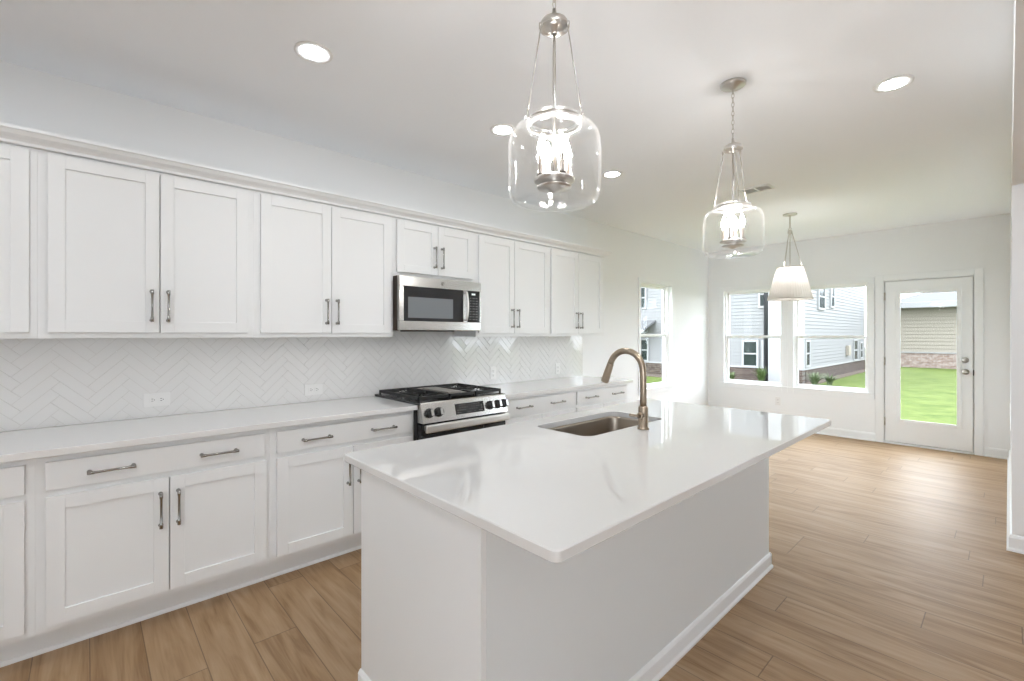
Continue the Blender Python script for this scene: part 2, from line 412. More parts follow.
# ------------------------------------------------------------------ glazed door
t = thing('door_1', 'white full-glass back door in the far wall', 'door', (2.695, YB, 0), kind='structure')
bm = B()
x0, x1, y0, y1 = 2.297, 3.093, YB - 0.012, YB + 0.032
gx0, gx1, gz0, gz1 = 2.437, 2.972, 0.312, 1.912
for q in ((x0, gx0, 0.03, 2.064), (gx1, x1, 0.03, 2.064), (gx0, gx1, 0.03, gz0), (gx0, gx1, gz1, 2.064)): box(bm, q[0], q[1], y0, y1, q[2], q[3])
obj('door_slab', bm, M['trim'], t)
bm = B()
for q in ((gx0 - 0.03, gx0 + 0.012, gz0 - 0.03, gz1 + 0.03), (gx1 - 0.012, gx1 + 0.03, gz0 - 0.03, gz1 + 0.03), (gx0 + 0.012, gx1 - 0.012, gz0 - 0.03, gz0 + 0.012), (gx0 + 0.012, gx1 - 0.012, gz1 - 0.012, gz1 + 0.03)):
    box(bm, q[0], q[1], y0 - 0.012, y0, q[2], q[3], bev=0.004)
obj('glass_frame', bm, M['trim'], t)
bm = B(); box(bm, gx0, gx1, y0 + 0.018, y0 + 0.023, gz0, gz1)
obj('pane', bm, M['pane'], t)
bm = B()                                          # jambs and casing
for q in ((DR[0], 2.288, 0, 2.085), (3.102, DR[1], 0, 2.085), (2.288, 3.102, 2.072, 2.085)): box(bm, q[0], q[1], YB - 0.004, YB + 0.14, q[2], q[3])
for q in ((2.20, 2.282, 0, 2.155), (3.108, 3.18, 0, 2.155), (2.282, 3.108, 2.08, 2.155)): box(bm, q[0], q[1], YB - 0.018, YB - 0.004, q[2], q[3], bev=0.003)
for q in ((2.288, 2.306, 0.022, 2.072), (3.084, 3.102, 0.022, 2.072), (2.306, 3.084, 2.056, 2.072), (2.306, 3.084, 0.022, 0.04)): box(bm, q[0], q[1], y1 + 0.001, y1 + 0.03, q[2], q[3])
obj('door_casing', bm, M['trim'], t)
bm = B(); box(bm, 2.288, 3.102, YB - 0.02, YB + 0.15, 0, 0.022, bev=0.004)
obj('threshold', bm, M['trim'], t)
for z in (1.88, 1.05, 0.28):
    bm = B(); tube(bm, [(2.2925, YB - 0.018, z - 0.05), (2.2925, YB - 0.018, z + 0.05)], 0.0075, 10)
    box(bm, 2.2885, 2.2965, YB - 0.014, YB - 0.005, z - 0.045, z + 0.045)
    obj('hinge', bm, M['nickel'], t)
def ylathe(bm, prof, c, seg=24):
    b2 = B(); lathe(b2, prof, seg=seg)
    for v in b2.verts: v.co = Vector((c[0] + v.co.x, c[1] - v.co.z, c[2] + v.co.y))
    me = bpy.data.meshes.new('tmp'); b2.to_mesh(me); b2.free(); bm.from_mesh(me); bpy.data.meshes.remove(me)
bm = B(); ylathe(bm, [(0, 0.032), (0.012, 0.032), (0.018, 0.022), (0.032, 0.012), (0.034, 0), (0, 0)], (3.03, y0, 1.093))
box(bm, 3.026, 3.034, y0 - 0.045, y0 - 0.03, 1.075, 1.111)
obj('deadbolt', bm, M['nickel'], t)
bm = B(); ylathe(bm, [(0, 0.068), (0.018, 0.066), (0.029, 0.05), (0.027, 0.036), (0.014, 0.026), (0.012, 0.012), (0.032, 0.008), (0.033, 0), (0, 0)], (3.033, y0, 0.955))
obj('door_knob', bm, M['nickel'], t)
bm = B(); box(bm, 3.094, 3.1015, YB - 0.010, YB + 0.02, 0.915, 0.98)
obj('strike_plate', bm, M['gutter'], t)

# ------------------------------------------------------------------ wall cabinets
def shaker(bm, xf, y0, y1, z0, z1, th=0.0165, st=0.058, rec=0.009):
    xb = xf - th
    box(bm, xb, xf, y0, y0 + st, z0, z1, bev=0.0012); box(bm, xb, xf, y1 - st, y1, z0, z1, bev=0.0012)
    box(bm, xb, xf, y0 + st, y1 - st, z0, z0 + st, bev=0.0012); box(bm, xb, xf, y0 + st, y1 - st, z1 - st, z1, bev=0.0012)
    box(bm, xb + 0.003, xf - rec, y0 + st - 0.002, y1 - st + 0.002, z0 + st - 0.002, z1 - st + 0.002)

def pull(parent, xf, y, z, vertical, L=0.166):
    bm = B(); h = L / 2 - 0.008; px = xf + 0.030
    def P(s, x): return (x, y, z + s) if vertical else (x, y + s, z)
    tube(bm, [P(-h - 0.008, px), P(-h + 0.014, px), P(-h + 0.018, px), P(0, px), P(h - 0.018, px), P(h - 0.014, px), P(h + 0.008, px)],
         [0.0074, 0.0074, 0.0056, 0.0052, 0.0056, 0.0074, 0.0074], 12)
    for s in (-h, h): tube(bm, [P(s, xf), P(s, xf + 0.004), P(s, xf + 0.008), P(s, px)], [0.0095, 0.0085, 0.0055, 0.0055], 12)
    return obj('handle', bm, M['pull'], parent)

UF, UX = 0.34, 0.32
def wall_cabinet(y0, y1, doors, z0, z1, dz0, label, hz):
    t = thing('wall_cabinet', label, 'cabinet', (0, (y0 + y1) / 2, z0), 'white wall cabinets')
    bm = B(); box(bm, 0.012, UX, y0 + 0.0002, y1 - 0.0002, z0, z1)
    obj('carcass', bm, M['cab'], t)
    for k, (a, b) in enumerate(doors):
        bm = B(); shaker(bm, UF, a, b, dz0, 2.235)
        d = obj('door', bm, M['cab'], t)
        if len(doors) == 2: hy = b - 0.032 if k == 0 else a + 0.032
        pull(d, UF, hy, hz, True)
    return t
wall_cabinet(-1.07, -0.165, [(-1.035, -0.635), (-0.629, -0.191)], 1.374, 2.25, 1.402, 'white wall cabinet cut off by the left edge of the view', 1.541)
wall_cabinet(-0.165, 0.732, [(-0.13, 0.283), (0.288, 0.698)], 1.374, 2.25, 1.402, 'leftmost fully visible white wall cabinet, above the wide outlet', 1.541)
wall_cabinet(0.732, 1.645, [(0.767, 1.187), (1.192, 1.622)], 1.374, 2.25, 1.402, 'white wall cabinet just left of the microwave', 1.541)
wall_cabinet(1.645, 2.411, [(1.669, 2.020), (2.025, 2.374)], 1.822, 2.25, 1.852, 'short white wall cabinet directly above the microwave', 1.988)
wall_cabinet(2.411, 3.320, [(2.435, 2.841), (2.846, 3.301)], 1.374, 2.25, 1.402, 'white wall cabinet just right of the microwave', 1.536)
wall_cabinet(3.320, 4.223, [(3.340, 3.749), (3.754, 4.177)], 1.374, 2.25, 1.402, 'white wall cabinet at the far right end of the row', 1.536)
CP = [(0.012, 2.2505), (0.345, 2.2505), (0.349, 2.262), (0.360, 2.272), (0.380, 2.284), (0.392, 2.298), (0.400, 2.302), (0.400, 2.315), (0.012, 2.315)]
bm = B()
n = len(CP)
A = [bm.verts.new((x, -1.07, z)) for x, z in CP]; D2 = [bm.verts.new((x, 4.223 + max(0, x - 0.345), z)) for x, z in CP]
D2 = []
for x, z in CP: D2.append(bm.verts.new((x, 4.225 + max(0.0, min(0.055, CP_x - 0.345)) if (CP_x := x) > 0.1 else 4.225, z)))
# mitred return to the wall
E2 = [bm.verts.new((0.012, 4.225 + (max(0.0, x - 0.345) if x > 0.1 else 0.0), z)) for x, z in CP]
for k in range(n):
    bm.faces.new((A[k], A[(k + 1) % n], D2[(k + 1) % n], D2[k]))
for k in range(1, n - 2): bm.faces.new((D2[k], D2[k + 1], E2[k + 1], E2[k]))
bm.faces.new(A[::-1])
tag(obj('crown_molding', bm, M['trim'], None, (0.2, 1.5, 2.2505)), 'continuous white crown moulding on top of the wall cabinets', 'moulding')

# ------------------------------------------------------------------ base cabinets
BF, BX, CT = 0.63, 0.61, 0.914
def base_cabinet(y0, y1, drawers, doors, pulls, label):
    t = thing('base_cabinet', label, 'cabinet', (0.3, (y0 + y1) / 2, 0), 'white base cabinets under the long counter')
    bm = B(); box(bm, 0.012, BX, y0 + 0.0002, y1 - 0.0002, 0.132, 0.883)
    obj('carcass', bm, M['cab'], t)
    bm = B(); box(bm, 0.012, 0.502, y0, y1, 0, 0.132)
    prism(bm, [(0.502, 0), (0.514, 0), (0.513, 0.008), (0.508, 0.014), (0.502, 0.016)], 'y', y0, y1)
    obj('toe_kick', bm, M['cab'], t)
    a, b = drawers
    bm = B(); box(bm, BX + 0.0035, BF, a, b, 0.733, 0.853, bev=0.0015)
    d = obj('drawer', bm, M['cab'], t)
    for y in pulls: pull(d, BF, y, 0.789, False)
    for k, (a, b) in enumerate(doors):
        bm = B(); shaker(bm, BF, a, b, 0.161, 0.705)
        d = obj('door', bm, M['cab'], t)
        pull(d, BF, b - 0.032 if k == 0 else a + 0.032, 0.559, True)
base_cabinet(-1.07, -0.156, (-1.03, -0.186), [(-1.03, -0.612), (-0.606, -0.186)], (-0.83, -0.40), 'white base cabinet cut off by the left edge of the view')
base_cabinet(-0.156, 0.742, (-0.126, 0.714), [(-0.124, 0.2925), (0.2975, 0.722)], (0.086, 0.500), 'leftmost fully visible white base cabinet, with a wide drawer over two doors')
base_cabinet(0.742, 1.643, (0.775, 1.618), [(0.775, 1.207), (1.212, 1.622)], (0.988, 1.408), 'white base cabinet between the corner of the island and the range')
base_cabinet(2.413, 3.362, (2.445, 3.352), [(2.445, 2.895), (2.90, 3.352)], (2.673, 3.09), 'white base cabinet just right of the range')
base_cabinet(3.362, 4.235, (3.378, 4.202), [(3.378, 3.787), (3.792, 4.202)], (3.583, 4.018), 'white base cabinet at the far end of the long counter')

def slab(bm, x0, x1, y0, y1, z0, z1, bev=0.003): box(bm, x0, x1, y0, y1, z0, z1, bev=bev)
bm = B(); slab(bm, 0.012, 0.668, -1.09, 1.643, 0.8835, CT)
tag(obj('countertop', bm, M['quartz'], None, (0.3, 0.3, 0.8835)), 'white quartz countertop left of the range', 'countertop', 'wall-side countertops')
bm = B(); slab(bm, 0.012, 0.668, 2.413, 4.262, 0.8835, CT)
tag(obj('countertop', bm, M['quartz'], None, (0.3, 3.3, 0.8835)), 'white quartz countertop right of the range', 'countertop', 'wall-side countertops')

# ------------------------------------------------------------------ herringbone backsplash (2 x 8 inch tiles laid at 45 degrees)
def clip(poly, y0, y1, z0, z1):
    for ax, val, sg in ((0, y0, 1), (0, y1, -1), (1, z0, 1), (1, z1, -1)):
        out = []
        for i in range(len(poly)):
            p, q = poly[i], poly[(i + 1) % len(poly)]
            pi, qi = sg * (p[ax] - val) >= 0, sg * (q[ax] - val) >= 0
            if pi: out.append(p)
            if pi != qi:
                s = (val - p[ax]) / (q[ax] - p[ax]); out.append((p[0] + s * (q[0] - p[0]), p[1] + s * (q[1] - p[1])))
        poly = out
        if not poly: return poly
    return poly
bm = B()
TW = 0.0494; NT = 4; gap = 0.0009 / TW; r2 = math.sqrt(0.5)
box(bm, 0.0005, 0.004, -1.09, 4.242, CT - 0.03, 1.3738, mi=1)
box(bm, 0.0005, 0.004, 1.646, 2.410, 1.3738, 1.8215, mi=1)
rng = random.Random(3)
rects = []
for j in range(-90, 91):
    for k in range(-12, 13):
        rects.append((j + 2 * NT * k, j, j + 2 * NT * k + NT, j + 1))
        rects.append((j, j - 2 * NT + 1 - 2 * NT * k, j + 1, j - NT + 1 - 2 * NT * k))
for u0, v0, u1, v1 in rects:
    pts = []
    for u, v in ((u0 + gap, v0 + gap), (u1 - gap, v0 + gap), (u1 - gap, v1 - gap), (u0 + gap, v1 - gap)):
        pts.append((1.4375 + (u - v) * r2 * TW, 1.145 + (u + v) * r2 * TW))
    if max(p[0] for p in pts) < -1.09 or min(p[0] for p in pts) > 4.242 or max(p[1] for p in pts) < 0.88 or min(p[1] for p in pts) > 1.83: continue
    ta, tb = rng.uniform(-1, 1) * 0.010, rng.uniform(-1, 1) * 0.010
    cy, cz = sum(p[0] for p in pts) / 4, sum(p[1] for p in pts) / 4
    for R in ((-1.09, 4.242, CT, 1.3738), (1.646, 2.410, 1.3742, 1.8215)):
        q = clip(pts, *R)
        if len(q) < 3: continue
        ins = [(cy2 := sum(p[0] for p in q) / len(q)), (cz2 := sum(p[1] for p in q) / len(q))]
        bot = [bm.verts.new((0.004, y, z)) for y, z in q]
        sid = [bm.verts.new((0.0058 + ta * (y - cy) + tb * (z - cz), y, z)) for y, z in q]
        top = []
        for y, z in q:
            dy, dz = ins[0] - y, ins[1] - z; dl = math.hypot(dy, dz) or 1
            yy, zz = y + dy / dl * 0.0011, z + dz / dl * 0.0011
            top.append(bm.verts.new((0.0063 + ta * (yy - cy) + tb * (zz - cz), yy, zz)))
        m_ = len(q)
        for a, b in ((bot, sid), (sid, top)):
            for k in range(m_): bm.faces.new((a[k], a[(k + 1) % m_], b[(k + 1) % m_], b[k]))
        bm.faces.new(top)
tag(obj('tile_backsplash', bm, [M['tile'], M['grout']], None, (0, 1.58, CT)), 'glossy white herringbone tile backsplash above the long counter', 'backsplash')

# outlets
def outlet(loc, horiz, axis, label, group):
    t = thing('wall_outlet', label, 'outlet', loc, group)
    x, y, z = loc
    hw, hh = (0.0625, 0.039) if horiz else (0.036, 0.059)
    def bx(bm, s0, s1, d0, d1, z0, z1, bev=0):
        if axis == 'x': box(bm, x + d0, x + d1, y + s0, y + s1, z + z0, z + z1, bev)
        else: box(bm, x + s0, x + s1, y - d1, y - d0, z + z0, z + z1, bev)
    bm = B(); bx(bm, -hw, hw, 0, 0.006, -hh, hh, 0.002); obj('cover_plate', bm, M['plastic'], t)
    for k in (-1, 1):
        o = 0.0205 * k
        bm = B()
        if horiz: bx(bm, o - 0.015, o + 0.015, 0.006, 0.0085, -0.0165, 0.0165, 0.001)
        else: bx(bm, -0.0165, 0.0165, 0.006, 0.0085, o - 0.015, o + 0.015, 0.001)
        so = obj('socket', bm, M['plastic'], t)
        bm = B()
        for e in (-0.006, 0.006):
            if horiz: bx(bm, o - 0.005, o + 0.004, 0.0085, 0.0088, e - 0.0012, e + 0.0012)
            else: bx(bm, e - 0.0012, e + 0.0012, 0.0085, 0.0088, o - 0.004, o + 0.005)
        if horiz: bx(bm, o + 0.007, o + 0.011, 0.0085, 0.0088, -0.002, 0.002)
        else: bx(bm, -0.002, 0.002, 0.0085, 0.0088, o - 0.011, o - 0.007)
        obj('slots', bm, M['slot'], so)
G = 'white wall outlets'
outlet((0.0066, 0.302, 1.013), True, 'x', 'white outlet in the tile under the leftmost full wall cabinet', G)
outlet((0.0066, 1.190, 1.000), True, 'x', 'white outlet in the tile just left of the range', G)
outlet((0.0066, 2.868, 1.022), False, 'x', 'white outlet in the tile just right of the range', G)
outlet((0.0066, 3.80, 1.015), False, 'x', 'white outlet in the tile at the far end of the counter', G)
outlet((1.045, YB - 0.0005, 0.403), False, 'y', 'white outlet low on the far wall below the paired windows', G)

# ------------------------------------------------------------------ gas range
RY0, RY1 = 1.6455, 2.4095
t = thing('gas_range', 'stainless slide-in gas range with black grates in the long counter', 'range', (0.35, 2.027, 0))
bm = B(); box(bm, 0.03, 0.655, RY0, RY1, 0.09, 0.905, bev=0.002); box(bm, 0.06, 0.60, RY0 + 0.02, RY1 - 0.02, 0.03, 0.09)
obj('body', bm, M['black'], t)
for x in (0.10, 0.56):
    for y in (RY0 + 0.06, RY1 - 0.06):
        bm = B(); lathe(bm, [(0, 0.0), (0.02, 0.0), (0.02, 0.012), (0.01, 0.016), (0.01, 0.035), (0, 0.035)], (x, y, 0), 14); obj('foot', bm, M['black'], t)
bm = B(); box(bm, 0.035, 0.690, RY0 - 0.004, RY1 + 0.004, 0.9155, 0.930, bev=0.003); box(bm, 0.04, 0.68, RY0 + 0.003, RY1 - 0.003, 0.905, 0.9155)
obj('cooktop', bm, M['black'], t)
def panel_pt(s, off=0.0):      # s: 0 bottom .. 1 top of the sloped control panel
    return (0.728 - 0.034 * s + off * 0.965, 0.795 + 0.127 * s + off * 0.26)
bm = B()
prism(bm, [(0.655, 0.795), (0.728, 0.795), (0.694, 0.922), (0.690, 0.930), (0.655, 0.930)], 'y', RY0 + 0.001, RY1 - 0.001)
cpn = obj('control_panel', bm, M['steel'], t)
def slopebox(bm, y0, y1, s0, s1, d0, d1):
    q = [panel_pt(s0, d0), panel_pt(s0, d1), panel_pt(s1, d1), panel_pt(s1, d0)]
    prism(bm, q, 'y', y0, y1)
bm = B(); slopebox(bm, 1.922, 2.180, 0.22, 0.80, 0.0002, 0.0025); disp = obj('display', bm, M['blackglass'], cpn)
bm = B()
for r_ in range(4):
    for k in range(11):
        if rng.random() < 0.75:
            y = 1.936 + k * 0.0215; s = 0.30 + r_ * 0.13
            slopebox(bm, y, y + rng.uniform(0.006, 0.013), s, s + 0.035, 0.0026, 0.0029)
obj('printed_keys', bm, M['mark'], disp)
def knob(y):
    bm = B()
    nrm = Vector((0.965, 0, 0.26)).normalized(); up = Vector((0, 1, 0)); sd = nrm.cross(up)
    p = panel_pt(0.50); c = Vector((p[0], y, p[1]))
    def ring(r, d): return [c + nrm * d + (up * math.cos(k * math.tau / 24) + sd * math.sin(k * math.tau / 24)) * r for k in range(24)]
    prof = [(0.033, 0.0), (0.033, 0.006), (0.029, 0.010), (0.028, 0.028), (0.026, 0.031)]
    rings = [[bm.verts.new(v) for v in ring(r, d)] for r, d in prof]
    for a, b in zip(rings, rings[1:]):
        for k in range(24): f = bm.faces.new((a[k], a[(k + 1) % 24], b[(k + 1) % 24], b[k])); f.smooth = True
    bm.faces.new(rings[-1])
    k_ = obj('knob', bm, M['black'], cpn)
for y in (1.704, 1.780, 2.240, 2.314, 2.380): knob(y)
def knob_bars():
    for y in (1.704, 1.780, 2.240, 2.314, 2.380):
        bm = B(); p = panel_pt(0.5, 0.032); u = Vector((-0.26, 0, 0.965)).normalized(); nr = Vector((0.965, 0, 0.26)).normalized()
        vs = []
        for d in (0.0, 0.012):
            for a, b in ((-0.021, -0.009), (0.021, -0.009), (0.021, 0.011), (-0.021, 0.011)):
                v = Vector((p[0], y + b, p[1])) + u * a + nr * d; vs.append(bm.verts.new(v))
        for q in ((0, 1, 2, 3), (4, 5, 6, 7), (0, 1, 5, 4), (1, 2, 6, 5), (2, 3, 7, 6), (3, 0, 4, 7)): bm.faces.new([vs[i] for i in q])
        obj('knob_grip', bm, M['steel'], cpn)
knob_bars()
bm = B(); box(bm, 0.657, 0.700, RY0 + 0.003, RY1 - 0.003, 0.225, 0.782, bev=0.004); dr = obj('oven_door', bm, M['black'], t)
bm = B(); box(bm, 0.700, 0.704, RY0 + 0.004, RY1 - 0.004, 0.23, 0.715, bev=0.001); obj('door_glass', bm, M['blackglass'], dr)
bm = B(); box(bm, 0.700, 0.703, RY0 + 0.012, RY1 - 0.012, 0.7385, 0.779); obj('door_vent', bm, M['slot'], dr)
bm = B()
box(bm, 0.736, 0.758, RY0 + 0.010, RY1 - 0.010, 0.733, 0.787, bev=0.009)
for y in (RY0 + 0.04, RY1 - 0.04): box(bm, 0.700, 0.742, y - 0.014, y + 0.014, 0.742, 0.775, bev=0.003)
obj('handle', bm, M['steelsoft'], dr)
bm = B(); box(bm, 0.657, 0.700, RY0 + 0.003, RY1 - 0.003, 0.085, 0.218, bev=0.004); obj('drawer', bm, M['steel'], t)
def grate(y0, y1):
    bm = B(); z0, z1 = 0.932, 0.966; x0, x1 = 0.085, 0.655
    bw = 0.011
    for x in (x0, (x0 + x1) / 2 - bw / 2, x1 - bw): box(bm, x, x + bw, y0, y1, z1 - 0.021, z1, bev=0.002)
    for y in (y0, y1 - bw): box(bm, x0, x1, y, y + bw, z1 - 0.021, z1, bev=0.002)
    ym = (y0 + y1) / 2
    for xc in (x0 + 0.145, x1 - 0.145):
        for k in range(8):
            a = k * math.tau / 8
            p = (xc + 0.035 * math.cos(a), ym + 0.035 * math.sin(a), z1 - 0.005); q = (xc + 0.125 * math.cos(a) * (1.05 if k % 2 == 0 else 1.2), ym + min(0.125, (y1 - y0) / 2 - 0.006) * math.sin(a), z1 - 0.005)
            tube(bm, [p, q], 0.0052, 6)
    for x in (x0 + 0.006, x1 - 0.006):
        for y in (y0 + 0.006, y1 - 0.006): box(bm, x - 0.006, x + 0.006, y - 0.006, y + 0.006, 0.9302, z1 - 0.01)
    obj('grate', bm, M['iron'], t)
grate(1.655, 1.905); grate(2.152, 2.400)
bm = B()
for x in (0.085, 0.644): box(bm, x, x + 0.011, 1.915, 2.142, 0.945, 0.966, bev=0.002)
for y in (1.915, 2.131): box(bm, 0.085, 0.655, y, y + 0.011, 0.945, 0.966, bev=0.002)
for x in (0.091, 0.649):
    for y in (1.921, 2.136): box(bm, x - 0.006, x + 0.006, y - 0.006, y + 0.006, 0.9302, 0.945)
obj('grate', bm, M['iron'], t)
bm = B(); box(bm, 0.0962, 0.6438, 1.9262, 2.1308, 0.950, 0.955); box(bm, 0.20, 0.56, 1.965, 2.092, 0.955, 0.967, bev=0.004)
gp = obj('griddle', bm, mat('griddle_grey', (0.34, 0.32, 0.29), 0.45, 0.4), t)
for xc in (0.225, 0.515):
    for yc in (1.78, 2.276):
        bm = B(); lathe(bm, [(0, 0.016), (0.030, 0.016), (0.034, 0.012), (0.034, 0.006), (0.046, 0.004), (0.048, 0), (0, 0)], (xc, yc, 0.9302), 24); obj('burner', bm, M['iron'], t)

# ------------------------------------------------------------------ microwave
MY0, MY1, MX = 1.649, 2.400, 0.405
t = thing('microwave_oven', 'stainless over-the-range microwave under the short cabinet', 'microwave', (0.2, 2.027, 1.424))
bm = B(); box(bm, 0.012, 0.372, MY0, MY1, 1.424, 1.8205, bev=0.002); obj('casing', bm, M['brown'], t)
bm = B()
box(bm, 0.372, MX, MY0, MY1, 1.745, 1.8205, bev=0.004); box(bm, 0.372, MX, MY0, MY1, 1.424, 1.492, bev=0.004)
box(bm, 0.372, MX, MY0, 1.686, 1.492, 1.745, bev=0.002); box(bm, 0.372, MX, 2.388, MY1, 1.492, 1.745, bev=0.002)
box(bm, 0.372, MX - 0.004, 2.222, 2.262, 1.492, 1.745)
fr = obj('front_frame', bm, M['steel'], t)
bm = B(); box(bm, 0.372, MX - 0.003, 1.686, 2.222, 1.492, 1.745, bev=0.002); dg = obj('door_glass', bm, M['blackglass'], t)
bm = B(); box(bm, MX - 0.003, MX - 0.0015, 1.722, 2.120, 1.515, 1.668); obj('window_screen', bm, M['mesh'], dg)
bm = B()
pts = [(MX, 2.236, 1.512)] + [(MX + 0.038 - 0.016 * abs(k) ** 2 / 16, 2.236, 1.618 + k * 0.0275) for k in range(-4, 5)] + [(MX, 2.236, 1.724)]
tube(bm, pts, 0.0105, 12); obj('handle', bm, M['steelsoft'], t)
bm = B(); box(bm, 0.372, MX - 0.002, 2.262, 2.388, 1.492, 1.745, bev=0.002); kp = obj('control_panel', bm, M['blackglass'], t)
bm = B()
for r_ in range(9):
    for k in range(3):
        y = 2.283 + k * 0.033; z = 1.512 + r_ * 0.0215
        if z < 1.69: box(bm, MX - 0.002, MX - 0.0015, y, y + 0.014 + 0.006 * ((r_ + k) % 2), z, z + 0.005)
obj('printed_keys', bm, M['mark'], kp)
bm = B(); box(bm, MX - 0.002, MX - 0.0012, 2.305, 2.342, 1.712, 1.726); obj('clock_display', bm, M['clock'], kp)
b2 = B(); lathe(b2, [(0, 0.0012), (0.014, 0.0012), (0.0155, 0.0008), (0.0155, 0), (0, 0)], seg=24)
for v in b2.verts: v.co = Vector((MX + v.co.z, 2.021 + v.co.x, 1.783 + v.co.y))
obj('round_emblem', b2, M['pull'], fr)
bm = B(); box(bm, 0.06, 0.34, MY0 + 0.20, MY1 - 0.22, 1.4150, 1.4235, bev=0.002); obj('filter_grille', bm, M['black'], t)

# ------------------------------------------------------------------ island
IX0, IX1, IY0, IY1 = 1.655, 2.40, 0.79, 3.003
t = thing('kitchen_island', 'large white island base with plain panels and baseboard', 'island', (2.03, 1.9, 0))
bm = B()
for q in ((IY0 + 0.018, 1.66), (2.48, IY1 - 0.018)): box(bm, IX0 + 0.02, IX1 - 0.09, q[0], q[1], 0.10, 0.8832)
box(bm, IX0 + 0.02, IX0 + 0.024, 1.66, 2.48, 0.10, 0.8832); box(bm, 2.19, IX1 - 0.09, 1.66, 2.48, 0.10, 0.8832); box(bm, IX0 + 0.024, 2.19, 1.66, 2.48, 0.10, 0.60)
box(bm, IX0 + 0.09, IX1 - 0.09, IY0 + 0.018, IY1 - 0.018, 0, 0.10)
obj('carcass', bm, M['cab'], t)
bm = B(); box(bm, IX0, IX1 - 0.0005, IY0, IY0 + 0.018, 0, 0.8832, bev=0.001); obj('end_panel', bm, M['cab'], t)
bm = B(); box(bm, IX0, IX1 - 0.0005, IY1 - 0.018, IY1, 0, 0.8832, bev=0.001); obj('end_panel', bm, M['cab'], t)
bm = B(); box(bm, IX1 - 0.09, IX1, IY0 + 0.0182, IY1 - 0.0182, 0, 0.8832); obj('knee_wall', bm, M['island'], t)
bm = B(); box(bm, IX0, IX0 + 0.02, IY0 + 0.018, IY0 + 0.055, 0.10, 0.8832); obj('filler_strip', bm, M['cab'], t)
y = IY0 + 0.06
for wd in (0.445, 0.44, 0.44, 0.62):
    for z0, z1 in ((0.115, 0.70), (0.715, 0.87)):
        bm = B()
        if z1 < 0.8:
            xf, xb, st = IX0, IX0 + 0.02, 0.055
            a, b = y, y + wd - 0.005
            for q in ((a, a + st, z0, z1), (b - st, b, z0, z1), (a + st, b - st, z0, z0 + st), (a + st, b - st, z1 - st, z1)): box(bm, xf, xb, q[0], q[1], q[2], q[3], bev=0.001)
            box(bm, xf + 0.009, xb, a + st, b - st, z0 + st, z1 - st)
            obj('door', bm, M['cab'], t)
        else:
            box(bm, IX0, IX0 + 0.02, y, y + wd - 0.005, z0, z1, bev=0.0015); obj('drawer', bm, M['cab'], t)
    y += wd
bm = B()
IP = [(0, 0), (0.020, 0), (0.020, 0.010), (0.012, 0.019), (0.012, 0.072), (0.006, 0.082), (0, 0.086)]
prism(bm, [(IX1 + d, z) for d, z in IP], 'y', IY0 - 0.012, IY1 + 0.012)
prism(bm, [(IY0 - d, z) for d, z in IP], 'x', IX0 - 0.004, IX1 + 0.012)
prism(bm, [(IY1 + d, z) for d, z in IP], 'x', IX0 - 0.004, IX1 + 0.012)
obj('baseboard', bm, M['trim'], t)

# worktop with the sink cut-out
def rrect(x0, x1, y0, y1, r, n=8):
    out = []
    for cx, cy, a0 in ((x1 - r, y1 - r, 0), (x0 + r, y1 - r, 90), (x0 + r, y0 + r, 180), (x1 - r, y0 + r, 270)):
        for k in range(n + 1):
            a = math.radians(a0 + 90 * k / n); out.append((cx + r * math.cos(a), cy + r * math.sin(a)))
    return out
TX0, TX1, TY0, TY1 = 1.556, 2.702, 0.757, 3.07
SX0, SX1, SY0, SY1 = 1.685, 2.045, 1.715, 2.425
def holed(bm, outer, inner, z0, z1):
    def loop(pts, z): return [bm.verts.new((p[0], p[1], z)) for p in pts]
    b_ = 0.003
    def ins(pts, d):
        cx = sum(p[0] for p in pts) / len(pts); cy = sum(p[1] for p in pts) / len(pts)
        return [(p[0] - d * (1 if p[0] > cx else -1), p[1] - d * (1 if p[1] > cy else -1)) for p in pts]
    oT = loop(ins(outer, b_), z1); oA = loop(outer, z1 - b_); oB = loop(outer, z0 + b_); oU = loop(ins(outer, b_), z0)
    iT = loop(ins(inner, -b_), z1); iA = loop(inner, z1 - b_); iU = loop(inner, z0)
    for a, b in ((oT, oA), (oA, oB), (oB, oU), (iT, iA), (iA, iU)):
        n = len(a)
        for k in range(n): bm.faces.new((a[k], a[(k + 1) % n], b[(k + 1) % n], b[k]))
    for o, i in ((oT, iT), (oU, iU)):
        n = len(o)
        for k in range(n): bm.faces.new((o[k], o[(k + 1) % n], i[(k + 1) % n], i[k]))
bm = B(); holed(bm, rrect(TX0, TX1, TY0, TY1, 0.022), rrect(SX0, SX1, SY0, SY1, 0.06), 0.8838, CT)
tag(obj('island_countertop', bm, M['quartz'], None, (2.13, 1.9, 0.8838)), 'large glossy white quartz worktop on the island', 'countertop')

# undermount sink
t = thing('kitchen_sink', 'stainless undermount sink set in the island worktop', 'sink', (1.865, 2.07, 0.66))
bm = B()
rings = []
for (dx, z, r) in ((0.006, 0.8830, 0.064), (-0.001, 0.8830, 0.06), (-0.003, 0.87, 0.06), (-0.010, 0.70, 0.06), (-0.03, 0.675, 0.055), (-0.055, 0.668, 0.05)):
    rings.append([bm.verts.new((p[0], p[1], z)) for p in rrect(SX0 - dx, SX1 + dx, SY0 - dx, SY1 + dx, r)])
for a, b in zip(rings, rings[1:]):
    n = len(a)
    for k in range(n): f = bm.faces.new((a[k], a[(k + 1) % n], b[(k + 1) % n], b[k])); f.smooth = True
bm.faces.new(rings[-1])
bs = obj('basin', bm, M['steelsink'], t)
bm = B(); lathe(bm, [(0, 0.004), (0.028, 0.003), (0.042, 0.006), (0.048, 0.003), (0.05, 0), (0, 0)], (1.80, 2.07, 0.6685), 28); obj('drain', bm, M['steel'], t)

